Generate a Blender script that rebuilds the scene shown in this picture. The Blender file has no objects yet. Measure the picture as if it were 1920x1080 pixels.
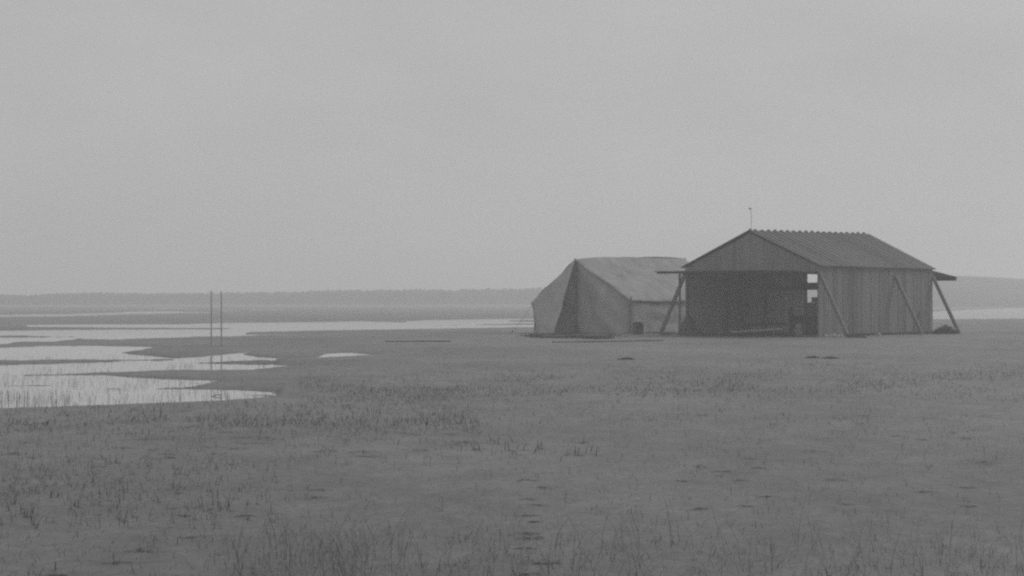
import bpy, bmesh, math, random
from mathutils import Vector, Matrix, noise
R = math.radians
random.seed(7)
sc = bpy.context.scene
COL = sc.collection
H = 1.23            # eye height
F = 3600.0          # focal length in photo pixels
HZ = 562.0          # horizon row

def gp(px, py):                     # ground point seen at a photo pixel
    Y = H*F/(py-HZ)
    return Vector(((px-960)/F*Y, Y, 0))
def atd(px, Y, py=None):            # point at depth Y seen at a photo pixel
    return Vector(((px-960)/F*Y, Y, 0 if py is None else H-(py-HZ)/F*Y))

# ------------------------------------------------------------------ materials
def new_mat(name):
    m = bpy.data.materials.new(name); m.use_nodes = True
    nt = m.node_tree; b = nt.nodes['Principled BSDF']
    return m, nt, b
def grey_mat(name, lo, hi, scale=(1,1,1), nscale=5, rough=.85, spec=.3, detail=6, bump=0, attr=None, coord='Object', contrast=(.3,.7), rough2=None):
    m, nt, b = new_mat(name)
    tc = nt.nodes.new('ShaderNodeTexCoord'); mp = nt.nodes.new('ShaderNodeMapping')
    mp.inputs['Scale'].default_value = scale
    n = nt.nodes.new('ShaderNodeTexNoise'); n.inputs['Scale'].default_value = nscale; n.inputs['Detail'].default_value = detail
    n.inputs['Roughness'].default_value = .65
    r = nt.nodes.new('ShaderNodeMapRange')
    r.inputs['From Min'].default_value, r.inputs['From Max'].default_value = contrast
    r.inputs['To Min'].default_value = lo; r.inputs['To Max'].default_value = hi
    L = nt.links.new
    L(tc.outputs[coord], mp.inputs['Vector']); L(mp.outputs[0], n.inputs['Vector']); L(n.outputs['Fac'], r.inputs['Value'])
    out = r.outputs[0]
    if attr:
        a = nt.nodes.new('ShaderNodeAttribute'); a.attribute_name = attr
        mu = nt.nodes.new('ShaderNodeMath'); mu.operation = 'MULTIPLY'
        L(out, mu.inputs[0]); L(a.outputs['Fac'], mu.inputs[1]); out = mu.outputs[0]
    L(out, b.inputs['Base Color'])
    b.inputs['Roughness'].default_value = rough
    b.inputs['Specular IOR Level'].default_value = spec
    if bump:
        bp = nt.nodes.new('ShaderNodeBump'); bp.inputs['Strength'].default_value = bump; bp.inputs['Distance'].default_value = .02
        L(n.outputs['Fac'], bp.inputs['Height']); L(bp.outputs[0], b.inputs['Normal'])
    return m
M = {}
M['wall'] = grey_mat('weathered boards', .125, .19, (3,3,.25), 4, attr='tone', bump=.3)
M['wall_lit'] = grey_mat('light-lifted boards', .40, .52, (3,3,.25), 4, attr='tone', bump=.3)  # paled so the far side wall carries interior light in its colour
M['flap'] = grey_mat('lit canvas', .27, .40, (1,1,1.4), 1.6, rough=.95, spec=.1, detail=8)  # paler tone paints in the light caught by the tilted flap
M['roof'] = grey_mat('roof boards', .06, .10, (3,.4,.4), 4, attr='tone', bump=.3)
M['timber'] = grey_mat('dark timber', .13, .19, (1,1,1), 9, bump=.3)
M['door'] = grey_mat('door boards', .06, .10, (.4,3,3), 4, attr='tone', bump=.3)
M['canvas'] = grey_mat('canvas', .19, .31, (1,1,1.4), 1.6, rough=.95, spec=.1, detail=8)
M['canvas_pale'] = grey_mat('paler canvas', .28, .42, (1,1,.5), 1.9, rough=.95, spec=.1, detail=8)  # paler than the tent roof canvas
M['cloth'] = grey_mat('pale cloth', .45, .6, (1,1,1), 3)
M['pale'] = grey_mat('pale painted wood', .28, .42, (1,1,1), 12)
M['tin'] = grey_mat('tin', .4, .6, (1,1,1), 10, rough=.5)
M['stone'] = grey_mat('pale stone', .28, .48, (1,1,1), 14)
M['grass'] = grey_mat('sedge', .065, .115, (1,1,1), 3, rough=.8, attr='tone')
M['dark'] = grey_mat('dark damp wood', .05, .09, (1,1,1), 8)
M['wood_far'] = grey_mat('woods foliage', .015, .05, (1,1,1), .12, rough=.95, spec=.05)
M['dune'] = grey_mat('dune sand', .05, .11, (1,1,2), .018, rough=.95, spec=.1, detail=10)

def ground_mat():
    m, nt, b = new_mat('wet sand')
    L = nt.links.new
    tc = nt.nodes.new('ShaderNodeTexCoord')
    def nz(scale, sc3, detail=8):
        mp = nt.nodes.new('ShaderNodeMapping'); mp.inputs['Scale'].default_value = sc3
        n = nt.nodes.new('ShaderNodeTexNoise'); n.inputs['Scale'].default_value = scale; n.inputs['Detail'].default_value = detail
        n.inputs['Roughness'].default_value = .7
        L(tc.outputs['Object'], mp.inputs['Vector']); L(mp.outputs[0], n.inputs['Vector']); return n
    a = nz(.22, (1,.55,1)); c = nz(2.4, (1,.6,1)); d = nz(14, (1,.5,1), 6)
    def mr(n, lo, hi, f0=.3, f1=.7):
        r = nt.nodes.new('ShaderNodeMapRange'); r.inputs['From Min'].default_value = f0; r.inputs['From Max'].default_value = f1
        r.inputs['To Min'].default_value = lo; r.inputs['To Max'].default_value = hi; L(n.outputs['Fac'], r.inputs['Value']); return r.outputs[0]
    def mul(x, y):
        k = nt.nodes.new('ShaderNodeMath'); k.operation = 'MULTIPLY'; L(x, k.inputs[0]); L(y, k.inputs[1]); return k.outputs[0]
    col = mul(mul(mr(a,.112,.178), mr(c,.78,1.18)), mr(d,.8,1.18))
    sz = nt.nodes.new('ShaderNodeSeparateXYZ'); L(tc.outputs['Object'], sz.inputs[0])
    wet = nt.nodes.new('ShaderNodeMapRange'); wet.inputs['From Min'].default_value = -.03; wet.inputs['From Max'].default_value = -.002
    wet.inputs['To Min'].default_value = .78; wet.inputs['To Max'].default_value = 1.0; L(sz.outputs['Z'], wet.inputs['Value'])
    col = mul(col, wet.outputs[0])
    e = nz(55, (1,.5,1), 4); col = mul(col, mr(e,.82,1.16))
    L(col, b.inputs['Base Color'])
    L(mr(a,.75,.55), b.inputs['Roughness'])
    b.inputs['Specular IOR Level'].default_value = .35
    bp = nt.nodes.new('ShaderNodeBump'); bp.inputs['Strength'].default_value = .35; bp.inputs['Distance'].default_value = .03
    L(d.outputs['Fac'], bp.inputs['Height']); L(bp.outputs[0], b.inputs['Normal'])
    return m
M['ground'] = ground_mat()
def water_mat():
    m, nt, b = new_mat('flood water')
    L = nt.links.new
    b.inputs['Base Color'].default_value = (.32,.32,.32,1)
    b.inputs['Roughness'].default_value = .03
    b.inputs['IOR'].default_value = 1.45
    tc = nt.nodes.new('ShaderNodeTexCoord'); n = nt.nodes.new('ShaderNodeTexNoise')
    n.inputs['Scale'].default_value = 3; n.inputs['Detail'].default_value = 3
    bp = nt.nodes.new('ShaderNodeBump'); bp.inputs['Strength'].default_value = .02; bp.inputs['Distance'].default_value = .01
    L(tc.outputs['Object'], n.inputs['Vector']); L(n.outputs['Fac'], bp.inputs['Height']); L(bp.outputs[0], b.inputs['Normal'])
    # wind ruffles the open water farther out, the pools near the sand bars lie still
    sx = nt.nodes.new('ShaderNodeSeparateXYZ'); mr = nt.nodes.new('ShaderNodeMapRange')
    mr.inputs['From Min'].default_value = 55; mr.inputs['From Max'].default_value = 120
    mr.inputs['To Min'].default_value = .04; mr.inputs['To Max'].default_value = .30
    L(tc.outputs['Object'], sx.inputs[0]); L(sx.outputs['Y'], mr.inputs['Value']); L(mr.outputs[0], b.inputs['Roughness'])
    return m
M['water'] = water_mat()

# ------------------------------------------------------------------ helpers
class MB:
    def __init__(s): s.bm = bmesh.new(); s.t = s.bm.faces.layers.float.new('tone')
    def box(s, c, dx, dy, dz, rot=None, tone=1.0, jit=0):
        """box centred at c, full sizes, rot = 3x3"""
        vs = []
        for i in (-.5,.5):
            for j in (-.5,.5):
                for k in (-.5,.5):
                    v = Vector((i*dx, j*dy, k*dz))
                    if rot is not None: v = rot @ v
                    vs.append(s.bm.verts.new(Vector(c)+v+Vector([random.uniform(-jit,jit) for _ in range(3)])))
        for f in ((0,1,3,2),(4,6,7,5),(0,4,5,1),(2,3,7,6),(0,2,6,4),(1,5,7,3)):
            fc = s.bm.faces.new([vs[i] for i in f]); fc[s.t] = tone
        return s
    def hexa(s, pts, tone=1.0):      # 8 points: bottom loop 4, top loop 4
        vs = [s.bm.verts.new(Vector(p)) for p in pts]
        for f in ((3,2,1,0),(4,5,6,7),(0,1,5,4),(1,2,6,5),(2,3,7,6),(3,0,4,7)):
            fc = s.bm.faces.new([vs[i] for i in f]); fc[s.t] = tone
        return s
    def tube(s, pts, rad, n=8, tone=1.0):
        rings = []
        pts = [Vector(p) for p in pts]
        for i, p in enumerate(pts):
            d = (pts[min(i+1,len(pts)-1)]-pts[max(i-1,0)]).normalized()
            up = Vector((0,0,1)) if abs(d.z) < .9 else Vector((1,0,0))
            a = d.cross(up).normalized(); b = d.cross(a)
            r = rad[i] if isinstance(rad, (list,tuple)) else rad
            rings.append([s.bm.verts.new(p+(a*math.cos(k*2*math.pi/n)+b*math.sin(k*2*math.pi/n))*r) for k in range(n)])
        for A, B in zip(rings, rings[1:]):
            for k in range(n):
                f = s.bm.faces.new((A[k],A[(k+1)%n],B[(k+1)%n],B[k])); f[s.t] = tone
        for rg in (rings[0][::-1], rings[-1]):
            f = s.bm.faces.new(rg); f[s.t] = tone
        return s
    def beam(s, a, b, w, h, tone=1.0):   # squared timber from a to b
        a = Vector(a); b = Vector(b); d = (b-a); L = d.length; d.normalize()
        up = Vector((0,0,1)) if abs(d.z) < .95 else Vector((1,0,0))
        y = up.cross(d).normalized(); z = d.cross(y)
        rot = Matrix((d,y,z)).transposed()
        return s.box((a+b)/2, L, w, h, rot, tone)
    def blob(s, c, r, sub=2, amp=.2, fr=2, tone=1.0, seed=0):
        ret = bmesh.ops.create_icosphere(s.bm, subdivisions=sub, radius=1)
        for v in ret['verts']:
            n_ = noise.noise(v.co*fr+Vector((seed,seed*.7,0)))
            v.co = v.co*(1+amp*n_)
            v.co = Vector((v.co.x*r[0], v.co.y*r[1], v.co.z*r[2]))+Vector(c)
        fs = {f for v in ret['verts'] for f in v.link_faces}
        for f in fs: f[s.t] = tone; f.smooth = True
        return s
    def build(s, name, mat, parent=None, smooth=False, bevel=0, loc=None):
        me = bpy.data.meshes.new(name)
        if smooth:
            for f in s.bm.faces: f.smooth = True
        s.bm.normal_update()
        s.bm.to_mesh(me); s.bm.free()
        me.materials.append(mat)
        o = bpy.data.objects.new(name, me); COL.objects.link(o)
        if parent: o.parent = parent
        if loc: o.location = loc
        if bevel:
            b = o.modifiers.new('bevel','BEVEL'); b.width = bevel; b.segments = 2
        return o
def tag(o, label=None, cat=None, group=None, kind=None):
    if label: o['label'] = label
    if cat: o['category'] = cat
    if group: o['group'] = group
    if kind: o['kind'] = kind
    return o
def empty(name, loc, rz, label, cat, group=None):
    o = bpy.data.objects.new(name, None); COL.objects.link(o)
    o.location = loc; o.rotation_euler = (0,0,rz); o.empty_display_size = .3
    return tag(o, label, cat, group)

# ------------------------------------------------------------------ flood map (photo columns/rows of the shorelines)
def interp(k, x):
    if x <= k[0][0]: return k[0][1]
    for (a, ya), (b, yb) in zip(k, k[1:]):
        if x <= b: return ya+(yb-ya)*(x-a)/(b-a)
    return k[-1][1]
def band(top, bot, x0=None, x1=None):
    return (top, bot, min(top[0][0], bot[0][0]) if x0 is None else x0, max(top[-1][0], bot[-1][0]) if x1 is None else x1)
WATER = [
 band([(-900,592),(0,590),(60,588.8),(120,588.8),(170,587),(260,585.2),(345,586.5)], [(-900,600),(0,594),(50,593.4),(120,593.2),(170,591.4),(230,589.4),(345,587)]),
 band([(230,584.2),(300,583.4),(400,585.2)], [(230,585.2),(300,587.2),(400,586)]),
 band([(412,581.8),(450,581.2)], [(412,583.4),(450,582)]),
 band([(475,580.6),(530,579.6)], [(475,581.4),(530,580.4)]),
 band([(300,577.6),(345,577)], [(300,578.8),(345,577.6)]),
 band([(50,608),(120,607.3),(330,607),(400,604.8),(600,602.6),(690,601.2),(750,602),(800,599.6),(860,598.2),(1003,596.6),(1400,590),(1750,584.5),(1800,581.4),(1920,577),(2300,576)],
      [(50,611),(120,634),(210,636),(300,633.5),(400,630),(450,629.6),(464,622),(600,619.4),(700,617.6),(800,616),(900,614.6),(1003,613),(1400,604),(1750,598.2),(1920,597.2),(2300,597)]),
 band([(-900,618),(0,618.5),(60,618),(140,616)], [(-900,645),(0,645),(60,642),(140,636)]),
 band([(420,625.6),(600,625)], [(420,629.4),(600,626.2)]),
 band([(-900,648),(0,649),(80,646),(150,646),(245,646.2),(303,648.2)], [(-900,676),(0,673.5),(215,672),(225,671.5),(228,659.2),(262,654.6),(303,648.7)]),
 band([(200,659.4),(225,659.8),(280,664),(325,668.6),(350,667.4),(400,663.4),(440,659),(478,657)], [(200,674),(280,676),(350,674),(400,672),(450,664),(457,661.4),(478,658.2)]),
 band([(-900,681),(0,681),(80,679),(320,673),(400,671),(457,662),(490,667),(520,668.8),(600,667.4)], [(-900,720),(0,701),(100,698.6),(250,694.6),(300,692),(400,691.4),(470,691),(510,688),(520,670.4),(600,668.6)]),
 band([(500,680.8),(555,682.2)], [(500,688),(555,683.4)]),
 band([(594,667),(612,659.6),(650,658),(705,662.4)], [(594,668.2),(640,666.4),(680,664.6),(705,663.4)]),
 band([(-900,701),(0,701),(100,700),(250,700),(300,707),(400,709.6)], [(-900,760),(0,760),(250,753),(300,724.5),(360,722),(402,711.8)]),
 band([(-900,720),(0,722),(200,724),(300,725),(400,726.4),(450,727.6),(515,731)], [(-900,768),(0,760),(100,758),(160,756),(200,754.5),(320,750),(400,747),(450,744.6),(500,740),(515,738.6)]),
]
LAND = [   # low bars and streaks standing out of the water
 band([(-900,612),(0,612.5),(170,613.4),(430,615)], [(-900,619),(0,618.6),(170,616.8),(430,615.8)]),
 band([(-300,628),(60,629),(140,629.8)], [(-300,629.6),(60,630.6),(140,630.6)]),
 band([(10,643.4),(45,639.6),(200,638.4),(220,634)], [(10,644.4),(45,644.6),(200,645.4),(220,646)]),
 band([(-900,673),(0,673.6),(80,673.6),(320,671.4)], [(-900,682),(0,680),(80,677),(320,672.4)]),
 band([(70,699.4),(170,696),(300,692.4)], [(70,700.2),(170,698.8),(300,707)]),
 band([(-300,720.6),(100,719)], [(-300,722),(100,720)]),
 band([(370,677.4),(420,676),(520,673)], [(370,678.4),(420,679.4),(520,680.2)]),
 band([(190,724.6),(230,725)], [(190,726),(230,726)]),
 band([(300,723.6),(400,719),(420,714)], [(300,725.2),(400,726.6),(420,727)]),
 band([(468,737),(520,736.4)], [(468,737.8),(520,738.4)]),
 band([(820,608.6),(1003,606.2)], [(820,609.2),(1003,607.6)]),
 band([(955,600.4),(1003,599.4)], [(955,602),(1003,603)]),
 band([(690,600),(760,601)], [(690,602),(760,603.4)]),
]
def inside(b, u, v):
    if u < b[2]-12 or u > b[3]+12: return -9
    s = min(v-interp(b[0],u), interp(b[1],u)-v)
    return min(s, (u-b[2])*.08+.1, (b[3]-u)*.08+.1)
def flood(u, v):
    if v > 800 or v < 568: return -9
    sv = max(inside(b,u,v) for b in WATER)
    if sv > 0:
        for b in LAND:
            l = inside(b,u,v)
            if l > -3: sv = min(sv, -l)
    return sv
def noise2(x, y, z=0): return noise.noise(Vector((x,y,z)))
def ground_z(u, v, X, Y):
    bump = .010*noise2(X*.35, Y*.25) + .006*noise2(X*1.7, Y*1.1, 3) if Y < 120 else .008*noise2(X*.05,Y*.03)
    sv = flood(u, v)
    w = .5*noise2(u/22, v/1.8, 5)+.6*noise2(u/5, v, 9)+1.0*noise2(u/70, v/1.4, 2)
    if sv > -8: sv += w*min(1,max(.35,(v-590)/60))
    d = sv*Y*Y/(H*F)
    base = -.03 - max(-.042, min(.09, d*.05))
    if sv > -8: base -= max(0,min(.03,0))
    return base + bump*(1 if d < -.3 else .3)

def build_ground():
    rowsY = []
    v = 1110.0
    while v > 566.2:
        rowsY.append((v, H*F/(v-HZ)))
        v -= 3 if v > 770 else (.9 if v > 640 else .7)
    near = [(HZ+H*F/y, y) for y in (.6,1.2,2,3,4.2,5.6,7)]
    far = [(HZ+H*F/y, y) for y in (1180,1300,1400,1480)]
    rows = near+rowsY+far
    dens = [-150+i*6 for i in range(371)]
    a0 = math.atan2(dens[-1]-960, F); a1 = math.atan2(dens[0]-960, F)
    side = [a0+(math.pi-a0)*(i/26)**1.6 for i in range(1,27)]
    side2 = [a1-(math.pi+a1)*(i/26)**1.6 for i in range(1,26)][::-1]
    verts, faces = [], []
    for v, Y in rows:
        cols = []
        for a in side2: r = Y/math.cos(a1); cols.append((math.sin(a)*r, math.cos(a)*r))
        for u in dens: cols.append(((u-960)/F*Y, Y))
        for a in side: r = Y/math.cos(a0); cols.append((math.sin(a)*r, math.cos(a)*r))
        for X, YY in cols:
            if YY > .5:
                u = 960+F*X/YY; vv = HZ+H*F/YY
                z = ground_z(max(-900,min(2300,u)), vv, X, YY)
            else: z = .01*noise2(X*.35, YY*.25)
            verts.append((X, YY, z))
    nc = len(side2)+len(dens)+len(side)
    for i in range(len(rows)-1):
        for j in range(nc):
            k = (j+1) % nc
            faces.append((i*nc+j, i*nc+k, (i+1)*nc+k, (i+1)*nc+j))
    verts.append((0,0,0)); c = len(verts)-1
    for j in range(nc): faces.append((c, (j+1)%nc, j))
    me = bpy.data.meshes.new('ground'); me.from_pydata(verts, [], faces); me.update()
    for p in me.polygons: p.use_smooth = True
    me.materials.append(M['ground'])
    o = bpy.data.objects.new('ground', me); COL.objects.link(o); o['kind'] = 'structure'
    o['label'] = 'flat wet sand flat with sparse grass'
    return o
build_ground()
w = MB(); bmesh.ops.create_circle(w.bm, cap_ends=True, segments=64, radius=1450)
w = w.build('water', M['water'], loc=(0,0,-.03)); w['kind'] = 'structure'; w['label'] = 'shallow flood water lying between the sand bars'

# ------------------------------------------------------------------ dune and woods
def build_dune():
    top = [(1180,562),(1400,541),(1560,526),(1680,516),(1790,517),(1850,520),(1920,524.6),(2050,530),(2300,543),(2700,561)]
    verts, faces = [], []
    nu, nv = 150, 26
    for j in range(nv):
        t = j/(nv-1); Y = 312+220*t
        for i in range(nu):
            u = 1100+1700*i/(nu-1)
            X = (u-960)/F*450*(1+.25*(t-.6))
            crest = H+(HZ-interp(top,u))/F*450
            prof = math.sin(min(1,t/.63)*math.pi/2)**1.6 if t < .63 else math.cos((t-.63)/.37*math.pi/2)**1.2
            z = max(0,crest)*prof + (.35*noise2(X*.02,Y*.02)+.15*noise2(X*.09,Y*.07))*prof - .15
            verts.append((X, Y, z))
    for j in range(nv-1):
        for i in range(nu-1):
            faces.append((j*nu+i, j*nu+i+1, (j+1)*nu+i+1, (j+1)*nu+i))
    me = bpy.data.meshes.new('sand_dune'); me.from_pydata(verts, [], faces); me.update()
    for p in me.polygons: p.use_smooth = True
    me.materials.append(M['dune'])
    o = bpy.data.objects.new('sand_dune', me); COL.objects.link(o); o['kind'] = 'structure'; o['label'] = 'low smooth sand hill beyond the shed'
build_dune()
def build_woods():
    mb = MB()
    top = [(-2600,556),(-900,553),(0,552.4),(60,553),(110,549.6),(170,548.2),(250,549),(330,549.6),(430,548),(560,546.5),(620,543.4),(760,542),(860,541.6),(1003,538.4),(1300,540),(1500,543),(1700,548),(2300,552),(4300,556)]
    rnd = random.Random(3)
    leaf = []
    verts, faces = [], []
    u = -2600.0
    while u < 4300:
        dense = -100 < u < 1300
        for row in range(3):
            Y = 455+row*28+rnd.uniform(-10,10)
            hh = H+(HZ-interp(top,u))/F*Y
            hh *= rnd.uniform(.87,1.0) if row else rnd.uniform(.6,.9)
            X = (u+rnd.uniform(-6,6)-960)/F*Y
            rr = rnd.uniform(1.0,2.0)
            # crown: leaf clumps through an uneven volume
            n = 16 if dense else 5
            for _ in range(n):
                a = rnd.uniform(0,6.28); q = rnd.random()**.5
                cz = hh*(.25+.72*rnd.random())
                w_ = rr*(1.15-.75*abs(cz/hh-.5))
                cx, cy = X+math.cos(a)*q*w_, Y+math.sin(a)*q*w_
                s = rnd.uniform(.25,.5)*(1 if dense else 1.8)
                i0 = len(verts)
                for k in range(5):
                    th = k*1.256+rnd.uniform(-.3,.3)
                    verts.append((cx+math.cos(th)*s, cy+rnd.uniform(-.5,.5), cz+math.sin(th)*s*.7))
                faces.append(tuple(range(i0,i0+5)))
            i0 = len(verts)   # trunk
            for dx, z in ((-.12,-.1),(.12,-.1),(.06,hh*.6),(-.06,hh*.6)): verts.append((X+dx,Y,z))
            faces.append((i0,i0+1,i0+2,i0+3))
        u += 4.5 if dense else 14
    # undergrowth body: an uneven solid thicket behind which nothing shows
    N = 700; i0 = len(verts)
    for i in range(N):
        u = -2600+6900*i/(N-1)
        h0 = H+(HZ-interp(top,u))/F*480
        h = h0*(.86+.10*noise2(u*.09,1)+.06*noise2(u*.4,7))
        Xa = (u-960)/F
        verts += [(Xa*470,470,-.1),(Xa*474,474,h*.7),(Xa*480,480,h),(Xa*500,500,h*.6),(Xa*505,505,-.1)]
    for i in range(N-1):
        for k in range(4):
            a = i0+i*5+k; faces.append((a,a+5,a+6,a+1))
    me = bpy.data.meshes.new('far_woods'); me.from_pydata(verts, [], faces); me.update(); me.materials.append(M['wood_far'])
    o = bpy.data.objects.new('far_woods', me); COL.objects.link(o)
    tag(o, 'long low line of woods fading into the haze along the horizon', 'woods', kind='stuff')
build_woods()

# ------------------------------------------------------------------ shed
def build_shed():
    N = atd(1535, 63.2); L, W = 8.45, 5.2
    root = empty('wooden_shed', N, R(52), 'large open ended board shed with pitched roof and timber braces', 'shed')
    rnd = random.Random(11)
    eave = lambda x: 2.36
    ridge = lambda x: 3.54+.014*x
    def wall(y, outward, name, dark=None):
        mb = MB(); x = 0; k = 0
        while x < L-.01:
            w_ = min(rnd.uniform(.26,.40), L-x)
            tn = rnd.choice([.84,.93,.97,1.0,1.04,1.14]) * rnd.uniform(.93,1.07)
            if dark and dark[0] < x < dark[1]: tn *= .84
            off = outward*(.011 if k%2 else 0)
            mb.box((x+w_/2, y+off, (eave(x)-.12)/2+rnd.uniform(-.015,.01)), w_-.008, .024, eave(x)+.12, tone=tn)
            x += w_; k += 1
        return mb.build(name, M['wall' if outward < 0 else 'wall_lit'], root)
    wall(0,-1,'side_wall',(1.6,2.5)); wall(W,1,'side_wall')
    # gable ends above the doors
    for x0, out, tb in ((0,-1,2.17),(L,1,2.24)):
        mb = MB(); y = 0; k = 0
        while y < W-.01:
            w_ = min(rnd.uniform(.24,.36), W-y)
            y1 = y+w_
            tz = lambda yy: 2.33+(ridge(x0)-2.40)*(1-abs(yy-W/2)/(W/2))
            o = out*(.011 if k%2 else 0); tn = rnd.choice([1.05,1.15,1.2,1.3])*rnd.uniform(.95,1.05)
            xa, xb = x0+o-.012, x0+o+.012
            a, b = y+.003, y1-.003
            mb.hexa([(xa,a,tb),(xb,a,tb),(xb,b,tb),(xa,b,tb),(xa,a,tz(a)),(xb,a,tz(a)),(xb,b,tz(b)),(xa,b,tz(b))], tn)
            y = y1; k += 1
        mb.build('gable_wall', M['wall'], root)
    # frame
    fr = MB()
    for x in (.08, 2.7, 5.4, L-.08):
        for y in (.04, W-.08): fr.box((x,y if y<1 else W-.04,1.12),.10,.05,2.34)
        if x > 1 and x < L-1: fr.beam((x,.03,2.22),(x,W-.03,2.22),.06,.12)
    for x, z in ((.04,2.2),(L-.04,2.30)): fr.beam((x,.03,z),(x,W-.03,z),.07,.10)
    for y in (.07,W-.07): fr.beam((.15,y,2.28),(L-.15,y,2.28),.08,.09)
    for i in range(8):
        x = .25+i*(L-.5)/7
        fr.beam((x,.05,2.32),(x,W/2,ridge(x)-.07),.05,.10); fr.beam((x,W-.05,2.32),(x,W/2,ridge(x)-.07),.05,.10)
    fr.build('frame', M['timber'], root)
    cb = MB(); cb.beam((L-.12,.03,1.76),(L-.12,W-.03,1.76),.07,.24); cb.build('crossbeam', M['timber'], root)
    # roof: lapped boards, top boards run past the ridge
    mb = MB()
    n = 20; x0, x1 = -.10, L+.10; st = (x1-x0)/n
    for side in (0,1):
        for i in range(n):
            tn = rnd.choice([.85,.95,1,1.05,1.15])*rnd.uniform(.95,1.05)
            for (wd, lift, past, th, cx) in ((st-.006,0,0,.025,(i+.5)),(.21,.014,.02,.022,i+.0)):
                xc = x0+st*cx
                if cx == 0: xc += .1
                zr, ze = ridge(xc)+lift, eave(xc)+lift-.03
                yr, ye = W/2, -.10
                if past: yr, zr = W/2+.012, zr+past*.8
                ye -= rnd.uniform(0,.02)
                pts = []
                for (yy, zz) in ((ye,ze),(yr,zr)):
                    for xx in (xc-wd/2, xc+wd/2):
                        pts.append((xx,yy,zz))
                q = [pts[0],pts[1],pts[3],pts[2]]
                f = lambda p, dz: (p[0], p[1] if side == 0 else W-p[1], p[2]+dz)
                bot = [f(p,0) for p in q]; tp = [f(p,th) for p in q]
                if side: bot = bot[::-1]; tp = tp[::-1]
                if past and not side: # pointed end of the top board, seen along the ridge
                    zt = ridge(xc)+.03+rnd.uniform(-.014,.008); yy = W/2; xc += rnd.uniform(-.025,.025)
                    mb.hexa([(xc-.10,yy-.03,zt-.02),(xc+.10,yy-.03,zt-.02),(xc+.10,yy+.03,zt-.02),(xc-.10,yy+.03,zt-.02),
                             (xc-.03,yy-.02,zt+.05),(xc+.03,yy-.02,zt+.05),(xc+.03,yy+.02,zt+.05),(xc-.03,yy+.02,zt+.05)], tn)
                mb.hexa(bot+tp, tn*(1.04 if past else .96))
    mb.build('roof', M['roof'], root)
    # raised end doors used as awnings
    def door(xh, out, zh, zo, ln, name, label):
        mb = MB(); y = .05; 
        while y < W-.06:
            w_ = min(rnd.uniform(.25,.34), W-.05-y)
            tn = rnd.uniform(.8,1.15)
            xa, xb = xh+out*.03, xh+out*ln
            a, b = y+.003, y+w_-.003
            t = .025
            c = [(xa,a,zh),(xb,a,zo),(xb,b,zo),(xa,b,zh)]
            if out < 0: c = c[::-1]
            mb.hexa(c+[(p[0],p[1],p[2]+t) for p in c], tn)
            y += w_
        d = mb.build(name, M['door'], root); d['label'] = label
        bt = MB()
        for f_ in (.12,.9):
            x = xh+out*ln*f_; z = zh+(zo-zh)*f_
            bt.beam((x,.06,z-.028),(x,W-.06,z-.028),.10,.05)
        if out > 0: bt.beam((xh+ln*.93,.05,zo-.05),(xh+ln*.93,W-.05,zo-.05),.16,.12,tone=.8)
        bt.build('batten', M['door'], d)
        return d
    door(0,-1,2.15,2.165,2.02,'raised_door','board door propped level over the near opening')
    door(L,1,2.28,2.05,2.22,'raised_door','board door sloping out from the far end')
    p = MB(); p.tube([(-.46,W-.05,-.1),(-.43,W-.05,1.0),(-.44,W-.05,2.16)],[.045,.04,.04]); p.build('awning_post', M['timber'], root)
    # buttress braces
    for x in (.02, 5.4, L-.04):
        for sgn, y0 in ((-1,0),(1,W)):
            if sgn == 1 and x > 7: continue
            b = MB(); b.beam((x,y0+sgn*.03,2.08 if x > 1 or sgn<0 else 2.12),(x+.02,y0+sgn*1.12,-.10),.09,.11)
            b.build('brace', M['wall'], root)
    # mast on the roof
    m = MB(); m.tube([(.05,W/2,3.45),(.06,W/2,3.95),(.03,W/2,4.30)],.008,6); mast = m.build('roof_mast', M['timber'], root)
    v = MB(); v.blob((-.0,W/2+.02,4.31),(.04,.04,.028),2,.1); v.tube([(0,W/2-.05,4.30),(0,W/2+.08,4.31)],.01,6); v.build('wind_cup', M['timber'], mast)
    return root, N, L, W
shed, SN, SL, SW = build_shed()
sdir = Vector((math.cos(R(52)), math.sin(R(52)),0)); gdir = Vector((-math.sin(R(52)), math.cos(R(52)),0))
def SL2W(x, y, z=0): return SN+sdir*x+gdir*y+Vector((0,0,z))

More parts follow.
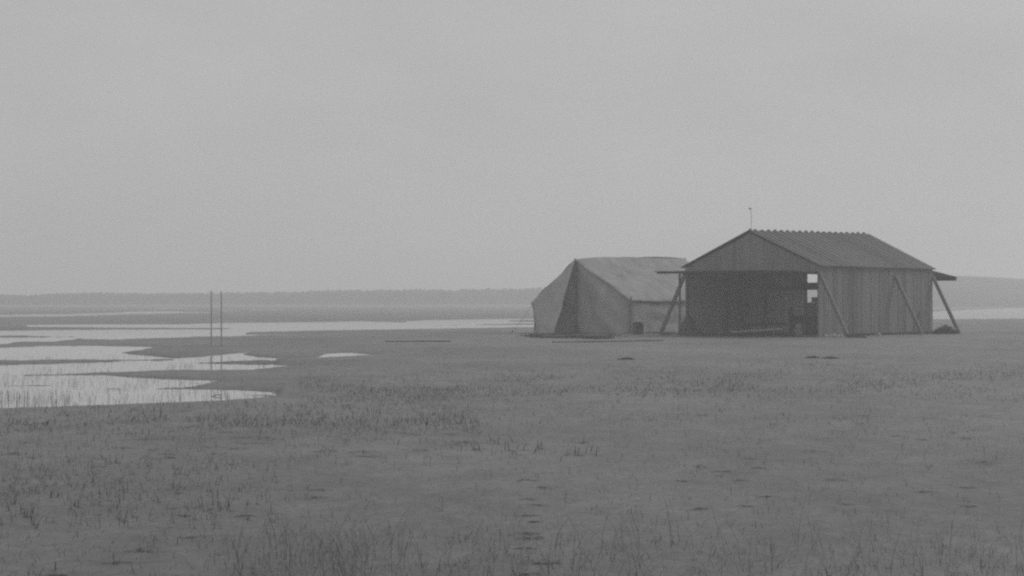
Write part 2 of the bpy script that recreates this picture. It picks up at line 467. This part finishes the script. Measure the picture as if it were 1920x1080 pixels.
# ------------------------------------------------------------------ tent
def cloth(p00, p10, p11, p01, nx=16, ny=16, sag=0, hump=0, sagdir=Vector((0,0,-1)), wr=.015, seed=0, thick=.012):
    """cloth grid, four corners counterclockwise; wrinkled, with sag in the middle"""
    P = [Vector(p) for p in (p00,p10,p11,p01)]
    nrm = (P[1]-P[0]).cross(P[3]-P[0]).normalized()
    verts, faces = [], []
    for side in (0,1):
        for j in range(ny+1):
            for i in range(nx+1):
                s, t = i/nx, j/ny
                p = P[0]*(1-s)*(1-t)+P[1]*s*(1-t)+P[2]*s*t+P[3]*(1-s)*t
                k = 4*s*(1-s)*4*t*(1-t)
                p = p+sagdir*sag*(4*s*(1-s))*(.3+.7*4*t*(1-t))
                p = p+Vector((0,0,hump*4*s*(1-s)*(1+.25*math.sin(s*7))*t))
                p = p+nrm*(wr*1.6*noise2(s*3+t*2,t*2+seed,seed)+wr*noise2(s*9+t*5,t*1.5,seed+4))*(.45+k)
                if side: p = p-nrm*thick
                verts.append(tuple(p))
    nn = (nx+1)*(ny+1)
    for side in (0,1):
        for j in range(ny):
            for i in range(nx):
                a = side*nn+j*(nx+1)+i; q = (a,a+1,a+nx+2,a+nx+1)
                faces.append(q if not side else q[::-1])
    edge = [i for i in range(nx+1)]+[j*(nx+1)+nx for j in range(1,ny+1)]+[ny*(nx+1)+i for i in range(nx-1,-1,-1)]+[j*(nx+1) for j in range(ny-1,0,-1)]
    for a, b in zip(edge, edge[1:]+edge[:1]): faces.append((b,a,a+nn,b+nn))
    return verts, faces
def cloth_obj(name, panels, mat, parent):
    V, Fs = [], []
    for v, f in panels:
        o = len(V); V += v; Fs += [tuple(i+o for i in q) for q in f]
    me = bpy.data.meshes.new(name); me.from_pydata([tuple(Vector(p)-Vector(parent.location)) for p in V], [], Fs); me.update()
    for p in me.polygons: p.use_smooth = True
    me.materials.append(mat)
    o = bpy.data.objects.new(name, me); COL.objects.link(o); o.parent = parent
    return o
def build_tent():
    Rc = atd(1180,68.1); th = R(36)
    r = Vector((math.sin(th), math.cos(th),0)); g = Vector((-math.cos(th), math.sin(th),0))
    Lc = Rc+g*4.15; ap = Rc+g*2.28; ln = 7.6
    up = Vector((0,0,1))
    root = empty('wall_tent', ap.copy(), 0, 'worn pale canvas wall tent with its flap pulled aside, pitched beside the shed', 'tent')
    A0 = ap+up*2.68; A1 = ap+r*ln+up*2.86; Am = ap+r*ln*.45+up*2.86
    R0 = Rc+up*1.23; R1 = Rc+r*ln+up*1.23; L0 = Lc+up*1.13; L1 = Lc+r*ln+up*1.15
    ovr = .06
    def slope(a0,am,a1,e0,e1,side,seed):
        e0 = e0+side*.10-up*.03; e1 = e1+side*.10-up*.03; em = e0.lerp(e1,.45)-up*.02
        fr = -r*.08
        ps = [cloth(e0+fr,e1,a1,a0+fr,26,16,.09,.10,wr=.06,seed=seed)] if side.dot(-g) > 0 else [cloth(e1,e0+fr,a0+fr,a1,26,16,.09,.10,wr=.06,seed=seed)]
        return ps
    cloth_obj('tent_roof', slope(A0,Am,A1,R0,R1,-g,1)+slope(A0,Am,A1,L0,L1,g,2), M['canvas'], root)
    # side walls
    cloth_obj('side_wall', [cloth(Rc+up*-.05,Rc+r*ln-up*.05,R1,R0,20,8,.0,wr=.07,seed=3)], M['canvas_pale'], root)
    cloth_obj('side_wall', [cloth(Lc+r*ln-up*.05,Lc-up*.05,L0,L1,20,8,.0,wr=.07,seed=4)], M['canvas_pale'], root)
    # gables
    def gable(off, rc0, lc0, a, seed, flip):
        m0 = ap+off-up*.05
        p1 = cloth(m0,Rc+off-up*.05,rc0,a,12,16,0,wr=.08,seed=seed)
        p2 = cloth(Lc+off-up*.05,m0,a,lc0,12,16,0,wr=.08,seed=seed+1)
        return [p1,p2]
    cloth_obj('front_gable', gable(Vector((0,0,0)),R0,L0,A0-up*.02,5,False), M['canvas_pale'], root)
    cloth_obj('back_gable', gable(r*ln,R1,L1,A1-up*.02,6,True), M['canvas_pale'], root)
    # door flap drawn out to the left and pegged
    n_ = -r
    C = atd(1009,69.3); D = atd(1037,67.9); E = L0+n_*.16-up*.02; T = A0+n_*.10-up*.03
    cloth_obj('door_flap', [cloth(C-up*.03,D-up*.03,T,E,14,18,0,wr=.05,seed=8)], M['flap'], root)
    # poles
    for q, top in ((ap-r*.06,2.72),(ap+r*(ln+.05),2.88)):
        m = MB(); m.tube([q-root.location+Vector((0,0,-.1)), q-root.location+Vector((.01,0,1.3)), q-root.location+Vector((0,0,top))],.03); m.build('tent_pole', M['timber'], root)
    m = MB(); q = Rc-r*.07-g*.08-root.location; m.tube([q+Vector((0,0,-.1)),q+Vector((.01,0,.7)),q+Vector((.03,0,1.34))],.035); m.build('corner_pole', M['timber'], root)
    # guy ropes
    for e, pk in ((R0,Rc-g*1.15-r*.2),(R0+r*2.5,Rc+r*2.5-g*1.2),(R0+r*5,Rc+r*5-g*1.1),(L0,Lc+g*1.0)):
        m = MB(); m.tube([e-root.location,(e+pk)/2-root.location-Vector((0,0,.03)),pk-root.location],.006,5); m.build('guy_rope', M['dark'], root)
        m = MB(); m.tube([pk-root.location+Vector((0,0,-.1)),pk-root.location+Vector((.02,0,.10))],.02,6); m.build('peg', M['dark'], root)
build_tent()

# ------------------------------------------------------------------ things in and round the shed
def crate(name, pos, w, d, h, rz, label, cat='crate', mat='dark', group=None, slats=4):
    root = empty(name, pos, rz, label, cat, group)
    mb = MB(); t = .015
    for s in (-1,1):
        hs = h/slats
        for k in range(slats):
            z = hs*(k+.5)
            mb.box((0,s*(d/2-t/2),z), w, t, hs-.004); mb.box((s*(w/2-t/2),0,z), t, d-2*t-.004, hs-.004)
    mb.box((0,0,t/2+.002), w-2*t-.01, d-2*t-.01, t)
    mb.build('panel', M[mat], root)
    for sx in (-1,1):
        for sy in (-1,1):
            c = MB(); c.box((sx*(w/2-.018), sy*(d/2+.006), h/2), .035, .012, h); c.build('corner_batten', M[mat], root)
    l = MB(); l.box((0,0,h+.009), w+.01, d+.01, .016, tone=1.1); l.build('lid', M[mat], root)
    return root
crate('wooden_crate', atd(1196,66.8), .27,.30,.40, R(20), 'dark upright crate standing by the tent corner pole')
b = MB()
prof = [(.02,.0),(.13,.0),(.165,.06),(.175,.065),(.165,.07),(.12,.02),(.02,.015)]
def lathe(mb, prof, n=20):
    rings = [[mb.bm.verts.new((r*math.cos(k*2*math.pi/n), r*math.sin(k*2*math.pi/n), z)) for k in range(n)] for r, z in prof]
    for A, B in zip(rings, rings[1:]+rings[:1]):
        for k in range(n): f = mb.bm.faces.new((A[k],A[(k+1)%n],B[(k+1)%n],B[k])); f.smooth = True; f[mb.t] = 1
    return mb
tag(lathe(b, prof).build('wash_basin', M['tin'], loc=atd(1196,66.8)+Vector((0,0,.419))), 'pale tin wash basin on the crate by the tent', 'basin')
crate('wooden_box', atd(1501,65.2), .20,.24,.42, R(40), 'pale upright box standing just inside the shed opening', 'box', 'pale')
crate('storage_crate', atd(1523.5,65.4), .34,.36,.70, R(52), 'dark lower crate of the stack at the near corner inside the shed', 'crate','dark',None,5)
crate('storage_crate', atd(1522.5,65.4)+Vector((0,0,.72)), .32,.30,.40, R(45), 'dark middle crate of the stack inside the shed', 'crate','dark')
crate('tool_box', atd(1529,65.3)+Vector((0,0,1.14)), .15,.20,.16, R(40), 'small dark box on top of the crate stack inside the shed', 'box','dark',None,2)
def bench():
    root = empty('work_bench', atd(1497,66.4), R(4), 'narrow work bench with a pale top inside the shed', 'bench')
    m = MB(); m.box((0,0,1.0),.66,.40,.045); m.build('bench_top', M['pale'], root, bevel=.005)
    for sx in (-1,1):
        for sy in (-1,1):
            m = MB(); m.box((sx*.28,sy*.15,.485),.05,.05,.98); m.build('leg', M['dark'], root)
    m = MB(); m.box((0,.15,.45),.5,.02,.5); m.build('back_panel', M['dark'], root)
bench()
def glider():
    root = empty('glider', SL2W(3.9,2.75), R(52), 'cloth covered biplane glider stored in the dark of the shed', 'glider')
    def wing(z, name, zt):
        m = MB(); nx = 24
        verts = []
        c = 1.9; span = 5.6
        for s_, off in ((0,0),(1,-.03)):
            for j in range(nx+1):
                for i in range(9):
                    t = i/8; cam = .10*math.sin(math.pi*min(1,t*1.15)**.7)
                    verts.append(m.bm.verts.new((-span/2+span*j/nx, -c/2+c*t, z+cam+off+zt*(j/nx-.5)+.004*math.sin(j*math.pi))))
        k = 9*(nx+1)
        for s_ in (0,1):
            for j in range(nx):
                for i in range(8):
                    a = s_*k+j*9+i; q = [verts[a],verts[a+9],verts[a+10],verts[a+1]]
                    f = m.bm.faces.new(q if s_ == 0 else q[::-1]); f.smooth = True
        for j in range(nx):
            for i in (0,8):
                a = j*9+i; m.bm.faces.new((verts[a],verts[a+9],verts[k+a+9],verts[k+a]))
        return m.build(name, M['canvas_pale'], root)
    wing(.36,'lower_wing',.0); wing(1.62,'upper_wing',.0)
    for x in (-2.65,-1.68,0,.62,2.1,2.65):
        for y in (-.85,.45):
            m = MB(); m.tube([(x,y,.36),(x,y,1.64)],.015,6); m.build('strut', M['pale'], root)
    for y in (-.6,.5):
        m = MB(); m.beam((-1.2,y,.02),(1.2,y,.02),.04,.04); m.beam((-.9,y,.02),(-.9,y,.36),.03,.03); m.beam((.9,y,.02),(.9,y,.36),.03,.03); m.build('skid', M['pale'], root)
glider()
# a pale spar lying across the opening, seen under the raised door
a_, b_ = atd(1372,66.4), atd(1468,64.9)
m = MB(); m.beam(a_+Vector((0,0,.12)), b_+Vector((0,0,.25)), .05,.05); tag(m.build('wooden_spar', M['cloth']), 'long pale spar lying low across the shed opening', 'spar')
a_, b_ = atd(1350,67.4), atd(1416,66.2)
m = MB(); m.beam(a_+Vector((0,0,1.62)), b_+Vector((0,0,1.59)), .04,.035); 
o = m.build('hanging_rail', M['pale'], shed); o.matrix_parent_inverse = (Matrix.Translation(shed.location) @ Matrix.Rotation(R(52),4,'Z')).inverted()
# heap by the left corner
m = MB(); c = atd(1290,65.3)
m.blob((0,0,.03),(.30,.3,.62),3,.4,2.2,seed=3); m.blob((.16,.05,.02),(.38,.3,.24),3,.4,2.5,seed=8)
tag(m.build('canvas_heap', M['dark'], loc=c), 'dark heap of old canvas at the foot of the shed corner nearest the tent', 'heap')
# pale stones along the wall foot
spots = [(1549,.07,'leftmost and roundest of the pale stones along the shed wall'),(1556,.06,'small pale stone second from the left at the shed wall'),(1563,.085,'tallest pale stone in the row at the shed wall'),(1570,.06,'low pale stone left of the last one at the shed wall'),(1577,.075,'rightmost pale stone of the row at the shed wall')]
for i, (px, s, lab) in enumerate(spots):
    m = MB(); m.blob((0,0,s*.5),(s*1.15,s,s*.85),3,.35,1.8,seed=i*3.1)
    tag(m.build('stone', M['stone'], loc=atd(px,62.9+.1*(i%3))), lab, 'stone', 'pale stones along the shed wall')
m = MB(); m.blob((0,0,.05),(.07,.06,.06),3,.3,2,seed=22); tag(m.build('stone', M['stone'], loc=atd(1648,64.4)), 'lone pale stone farther along the shed wall', 'stone')
m = MB()
for k in range(3):
    m.box((random.uniform(-.03,.03),-.06+.0*k,.03+.05*k), .62-.05*k,.26,.04, Matrix.Rotation(R(3*k-3),3,'Z'))
tag(m.build('plank_stack', M['dark'], loc=atd(1605,61.9)), 'low stack of short dark planks on the sand by the shed wall', 'planks')
m = MB(); q = SL2W(7.0,-.16); m.tube([q, q+Vector((-.03,.05,.45)), q+Vector((.06,.14,.85))],[.03,.025,.02],6); tag(m.build('leaning_stick', M['dark']), 'short dark stick leaning on the shed wall', 'stick')
for (p, q, r0, nm, lab) in (((1036,643.4),(1243,640.6),.034,'driftwood_pole','long thin pole lying on the sand before the tent'),((722,641.6),(845,641.8),.028,'driftwood_pole','shorter dark pole lying on open sand left of the tent')):
    a_, b_ = gp(*p), gp(*q); n_ = 12
    m = MB(); m.tube([a_.lerp(b_,i/n_)+Vector((0,.12*noise2(i*.5,r0*90),.018+.012*noise2(i*.7,3+r0*70))) for i in range(n_+1)],[r0*(.7+.5*i/n_) for i in range(n_+1)],7)
    tag(m.build(nm, M['dark']), lab, 'pole')
# two thin marker poles in the shallows
for px, tp, lab in ((396,545,'left one of two thin marker poles standing by the flood water'),(415,546,'right one of two thin marker poles standing by the flood water')):
    c = gp(px,651); h = H+(HZ-tp)/F*c.y
    m = MB(); m.tube([(0,0,-.25),(.004,0,h*.5),(.0,0,h)],[.019,.017,.015],8)
    tag(m.build('marker_pole', M['pale'], loc=c), lab, 'pole', 'marker poles by the water')
c = gp(408,739); m = MB(); m.tube([c+Vector((-.07,0,-.03)),c+Vector((.0,0,-.01)),c+Vector((.05,.03,-.015))],.006,6); tag(m.build('floating_stick', M['dark']), 'short dark stick floating in the water before the marker poles', 'stick')

# ------------------------------------------------------------------ grass, weeds, litter
rnd = random.Random(21)
def blades_obj(name, spec, label, cat, kind='stuff', loc=None):
    verts, faces, tones = [], [], []
    for (p, h, wd, lean, ang, tn) in spec:
        d = Vector((math.cos(ang), math.sin(ang),0)); sdv = Vector((-d.y,d.x,0)) if abs(d.y) > .5 else Vector((1,.2,0)).normalized()
        sdv = Vector((1,rnd.uniform(-.4,.4),0)).normalized()
        i0 = len(verts)
        for k, t in enumerate((0,.4,.75)):
            c = p+Vector((0,0,h*t*(1-.25*lean*t)))+d*h*lean*t*t
            w_ = wd*(1-.45*t)/2
            verts += [tuple(c-sdv*w_), tuple(c+sdv*w_)]
        verts.append(tuple(p+Vector((0,0,h*(1-.25*lean)))+d*h*lean))
        faces += [(i0,i0+1,i0+3,i0+2),(i0+2,i0+3,i0+5,i0+4),(i0+4,i0+5,i0+6)]; tones += [tn]*3
    me = bpy.data.meshes.new(name); me.from_pydata(verts, [], faces); me.update()
    at = me.attributes.new('tone','FLOAT','FACE'); at.data.foreach_set('value', tones)
    me.materials.append(M['grass'])
    o = bpy.data.objects.new(name, me); COL.objects.link(o)
    if loc: o.location = loc
    return tag(o, label, cat, kind=kind)
def gz(p):
    return ground_z(960+F*p.x/p.y, HZ+H*F/p.y, p.x, p.y)
def dens(u, v):
    d = .05 if v < 880 else .022
    n1 = noise2(u/130, v/14, 2); n2 = noise2(u/40, v/6, 8)
    if 560 < u: 
        c = interp([(560,735),(800,735),(1000,722),(1920,715)], u); d += .6*math.exp(-((v-c)/24)**2)
    c = interp([(0,800),(300,790),(600,790),(900,800)], u)
    if u < 900: d += .4*math.exp(-((v-c)/26)**2)
    if u < 560: d += .17*math.exp(-((v-interp([(0,900),(250,905),(560,900)],u))/42)**2)*(1-u/700)
    if 1380 < u < 1560: d += .4*math.exp(-((v-688)/7)**2)
    if v > 1000: d += .012
    if 640 < v < 700: d += .05
    d *= max(0, .6+1.15*n1+.8*n2)
    return min(1, d)
spec = []
tries = 0
while tries < 230000:
    tries += 1
    u = rnd.uniform(-120,2040); v = rnd.uniform(635,1100)
    if rnd.random() > dens(u,v): continue
    if flood(u,v) > -.5: continue
    p = gp(u,v)
    if abs((p-SN).dot(gdir)-2.6) < 2.9 and -0.2 < (p-SN).dot(sdir) < 8.6: continue
    p.z = gz(p)-.005
    h = rnd.uniform(.02,.07)*(1.4 if rnd.random() < .2 else 1)
    if v > 860: h *= .8
    spec.append((p, h, rnd.uniform(.0015,.0035)*(1 if v > 800 else 1.5), rnd.uniform(.0,1.1), rnd.uniform(0,6.28), rnd.uniform(.8,1.5)))
    if rnd.random() < .35:   # a flat strip lying at its foot
        spec.append((p+Vector((0,0,.006)), .012, .006, rnd.uniform(4,14), rnd.choice((0,3.14))+rnd.uniform(-.4,.4), 1))
blades_obj('grass', spec, 'short sparse sedge grass scattered over the wet sand', 'grass')
# single stems standing in small clumps, left foreground
spec = []
for _ in range(190):
    u = rnd.uniform(-20,640)*rnd.uniform(.6,1) ; v = rnd.uniform(858,985)-.0*u
    p = gp(u,v); p.z = gz(p)-.005
    ang = rnd.uniform(0,6.28)
    for k in range(rnd.randint(1,3)):
        spec.append((p+Vector((rnd.uniform(-.02,.02),rnd.uniform(-.02,.02),0)), rnd.uniform(.04,.11), rnd.uniform(.0018,.0035), rnd.uniform(0,.9), ang+rnd.uniform(-1,1), rnd.uniform(.9,1.4)))
    ln = rnd.uniform(.10,.35)
    spec.append((p+Vector((0,0,.008)), .01, .016, ln/.01, rnd.uniform(-.4,.15), .7))  # flat dark strip painting the stem's shadow and reflection on the wet sand
for (u, v, ln) in ((885,843,.11),(960,843,.1),(1100,848,.12),(940,828,.1),(1010,840,.08)):
    for k in range(5):
        p = gp(u+rnd.uniform(-22,22),v+rnd.uniform(-3,10)); p.z = gz(p)
        spec.append((p, rnd.uniform(.05,.1), .006, rnd.uniform(0,.8), rnd.uniform(0,6.28), .8)); spec.append((p+Vector((0,0,.008)), .01, .014, rnd.uniform(10,22), rnd.uniform(-.3,.3), .8))  # second strip again drawn in as the stem's shadow
blades_obj('sedge_stems', spec, 'thin dark sedge stems and flat strips for their shadows in the left foreground', 'sedge')
# tall wispy blades along the lower edge
spec = []
for _ in range(420):
    u = rnd.choice((rnd.uniform(600,1250), rnd.uniform(1250,1950), rnd.uniform(420,700)));  v = rnd.uniform(1010,1120)
    p = gp(u,v); p.z = gz(p)-.005
    spec.append((p, rnd.uniform(.12,.34), rnd.uniform(.0010,.0020), rnd.uniform(.2,1.1), rnd.uniform(0,6.28), rnd.uniform(.8,1.6)))
blades_obj('tall_grass', spec, 'faint tall wispy grass blades rising from the nearest sand', 'grass')
# grass standing in the shallows
spec = []
for _ in range(5000):
    u = rnd.uniform(-100,520); v = rnd.uniform(664,762)
    if flood(u,v) < 0: continue
    if rnd.random() > (.3+.8*noise2(u/60,v/10)+ (.5 if (u < 130 and v > 738) else (.35 if flood(u,v) < 2.5 else 0))): continue
    p = gp(u,v); p.z = -.04
    spec.append((p, rnd.uniform(.04,.10) if not (u < 130 and v > 735) else rnd.uniform(.05,.13), rnd.uniform(.002,.004), rnd.uniform(0,.4), rnd.uniform(0,6.28), rnd.uniform(.8,1.5)))
blades_obj('reeds', spec, 'thin reeds standing in the shallow flood water', 'reeds')
# weeds at the foot of tent and shed, darkened to paint in contact shade
spec = []
def weeds(a, b, wdt, n, h0, h1, tn=.8):
    for _ in range(n):
        t = rnd.random(); p = Vector(a).lerp(Vector(b), t)+Vector((rnd.gauss(0,wdt*.3), rnd.gauss(0,wdt),0))
        if noise2(p.x*1.3,p.y*1.3,4) < rnd.uniform(-.7,.3): continue
        spec.append((p-Vector((0,0,.01)), rnd.uniform(h0,h1), rnd.uniform(.01,.022), rnd.uniform(.2,1.4), rnd.uniform(0,6.28), tn*rnd.uniform(.6,1.2)))
weeds(gp(1005,632), gp(1130,635), .8, 4200, .05,.17,.6)
for px, Yd, sc3, lab in ((1050,61.6,(.95,.6,.10),'broad low dark mound of sods at the tent door'),(1112,61.0,(.50,.4,.11),'smaller low dark mound right of the tent door')):
    m = MB(); m.blob((0,0,0),sc3,4,.45,3.0,seed=px*.01)
    tag(m.build('sod_mound', M['dark'], loc=atd(px,Yd)), lab, 'mound')
weeds(gp(1120,632), gp(1160,629), .3, 500, .03,.10)
weeds(SL2W(-.25,.0), SL2W(-.25,5.2), .14, 2000, .04,.14,.6)
weeds(SL2W(.0,-.2), SL2W(8.2,-.2), .14, 2000, .04,.15,.6)
weeds(gp(1238,628), gp(1290,628), .2, 500, .03,.12)
weeds(gp(1165,628), gp(1235,626), .2, 400, .02,.08)
weeds(gp(975,630), gp(1010,632), .2, 150, .02,.08)
blades_obj('weeds', spec, 'dark low weeds along the foot of the tent and shed', 'weeds')
# brush pile under the far brace
spec = []
c = atd(1772,68.4)
for _ in range(900):
    a = rnd.uniform(0,6.28); q = rnd.random()**.5
    p = Vector((math.cos(a)*q*.45, math.sin(a)*q*.3, 0)); hh = .34*(1-q*q)+.03
    p.z = rnd.uniform(0,hh*.8)
    spec.append((p, rnd.uniform(.04,.12), rnd.uniform(.012,.03), rnd.uniform(.3,1.6), rnd.uniform(0,6.28), rnd.uniform(.3,.9)))
o = blades_obj('brush_pile', spec, 'dark pile of brush under the far brace of the shed', 'brush', kind=None, loc=c)
# single tussocks
for (px, py, s, lab) in ((1175,675,.20,'lone dark grass tussock on the sand below the tent'),(1522,672.5,.17,'left one of two dark grass tussocks before the shed'),(1557,673.5,.20,'right one of two dark grass tussocks before the shed')):
    spec = []
    for _ in range(110 if s < .16 else 240):
        a = rnd.uniform(0,6.28); q = rnd.random()**.5
        spec.append((Vector((math.cos(a)*q*s,math.sin(a)*q*s*.7,-.005)), rnd.uniform(.03,.085)*(1.2-q), rnd.uniform(.006,.014), rnd.uniform(.2,1.2), rnd.uniform(0,6.28), rnd.uniform(.5,1.1)))
    blades_obj('grass_tussock', spec, lab, 'tussock', kind=None, loc=gp(px,py)+Vector((0,0,gz(gp(px,py)))))['group'] = 'dark tussocks on the sand'
# flat litter: dead stalks matted on the sand, left foreground and a middle trail standing in for footprints
spec = []
pts = [(265,1026,38),(215,1048,30),(85,1075,30),(108,1070,20),(362,1001,26),(345,962,18),(590,930,26),(462,962,18),(600,915,18)]
pts += [(998+(10 if i%2 else -10)+rnd.uniform(-9,9), 900+i*15+rnd.uniform(-5,5), rnd.uniform(12,30)) for i in range(9)]+[(1084,851,32),(1095,830,22),(1010,1048,40),(990,1068,30)]
pts += [(rnd.uniform(1250,1900), rnd.uniform(770,960), rnd.uniform(8,22)) for _ in range(26)]+[(rnd.uniform(0,900), rnd.uniform(790,860), rnd.uniform(12,34)) for _ in range(40)]
for (u, v, hw) in pts:
    for _ in range(int(9+hw*.55)):
        p = gp(u+rnd.gauss(0,hw*.45), v+rnd.gauss(0,hw*.055)+.06*0); p.z = gz(p)+.004
        spec.append((p, .008, rnd.uniform(.006,.014), rnd.uniform(4,12), rnd.choice((0,3.14))+rnd.uniform(-.5,.5), rnd.uniform(.5,1)))
blades_obj('litter_and_footprints', spec, 'flat dark wisps of dead stalks on the wet sand, some standing in for footprints', 'litter')

# ------------------------------------------------------------------ haze
hb = MB(); hb.box((0,700,6.5), 3100, 1640, 15.2)
haze = hb.build('haze', new_mat('haze')[0]); haze['kind'] = 'stuff'; haze['label'] = 'thin grey mist over the flats'
# enlarge so that the whole ground disc lies inside
haze.scale = (1,1,1)
me = haze.data
for v in me.vertices:
    v.co.x = 1620 if v.co.x > 0 else -1620
    v.co.y = 1620 if v.co.y > 0 else -1620
    v.co.z = 14 if v.co.z > 0 else -1.2
nt = me.materials[0].node_tree; nt.nodes.remove(nt.nodes['Principled BSDF'])
pv = nt.nodes.new('ShaderNodeVolumePrincipled'); pv.inputs['Density'].default_value = .0030; pv.inputs['Color'].default_value = (1,1,1,1); pv.inputs['Anisotropy'].default_value = .4
nt.links.new(pv.outputs[0], nt.nodes['Material Output'].inputs['Volume'])

# ------------------------------------------------------------------ light
SUN_EL, SUN_AZ = 46, 62     # azimuth clockwise from +Y (ahead and to the right, behind the overcast)
wd = bpy.data.worlds.new('World'); sc.world = wd; wd.use_nodes = True
nt = wd.node_tree; bg = nt.nodes['Background']
sky = nt.nodes.new('ShaderNodeTexSky'); sky.sky_type = 'NISHITA'; sky.sun_disc = False
sky.sun_elevation = R(SUN_EL); sky.sun_rotation = R(SUN_AZ); sky.dust_density = 6; sky.air_density = 1
bw = nt.nodes.new('ShaderNodeRGBToBW'); mx = nt.nodes.new('ShaderNodeMix'); mx.data_type = 'FLOAT'; mx.inputs[0].default_value = .88
mx.inputs[3].default_value = 6.2
nt.links.new(sky.outputs[0], bw.inputs[0]); nt.links.new(bw.outputs[0], mx.inputs[2]); 
tc = nt.nodes.new('ShaderNodeTexCoord'); mp = nt.nodes.new('ShaderNodeMapping'); mp.inputs['Scale'].default_value = (1,1,2.6)
cn = nt.nodes.new('ShaderNodeTexNoise'); cn.inputs['Scale'].default_value = 5; cn.inputs['Detail'].default_value = 9; cn.inputs['Roughness'].default_value = .62
cr = nt.nodes.new('ShaderNodeMapRange'); cr.inputs['From Min'].default_value = .25; cr.inputs['From Max'].default_value = .75; cr.inputs['To Min'].default_value = .93; cr.inputs['To Max'].default_value = 1.07
cm = nt.nodes.new('ShaderNodeMath'); cm.operation = 'MULTIPLY'
nt.links.new(tc.outputs['Generated'], mp.inputs['Vector']); nt.links.new(mp.outputs[0], cn.inputs['Vector']); nt.links.new(cn.outputs['Fac'], cr.inputs['Value'])
nt.links.new(mx.outputs[0], cm.inputs[0]); nt.links.new(cr.outputs[0], cm.inputs[1]); nt.links.new(cm.outputs[0], bg.inputs['Color'])
bg.inputs['Strength'].default_value = .08
sl = bpy.data.lights.new('sun','SUN'); sl.energy = 1.35; sl.angle = R(25); so = bpy.data.objects.new('sun', sl); COL.objects.link(so)
d = Vector((math.sin(R(SUN_AZ))*math.cos(R(SUN_EL)), math.cos(R(SUN_AZ))*math.cos(R(SUN_EL)), math.sin(R(SUN_EL))))
so.rotation_euler = (-d).to_track_quat('-Z','Y').to_euler()

# ------------------------------------------------------------------ camera
cam = bpy.data.cameras.new('camera'); co = bpy.data.objects.new('camera', cam); COL.objects.link(co)
cam.sensor_width = 36; cam.lens = F/1920*36; cam.clip_end = 20000; cam.clip_start = .1
cam.shift_y = (HZ-540)/1920
co.location = (0,0,H); co.rotation_euler = (R(90),0,0)
sc.camera = co
sc.view_settings.view_transform = 'Standard'; sc.view_settings.look = 'None'; sc.view_settings.exposure = 0; sc.view_settings.gamma = 1
sc.cycles.use_denoising = False
sc.cycles.pixel_filter_type = 'BLACKMAN_HARRIS'; sc.cycles.filter_width = 2.3
sc.cycles.volume_bounces = 2
sc.cycles.max_bounces = 6
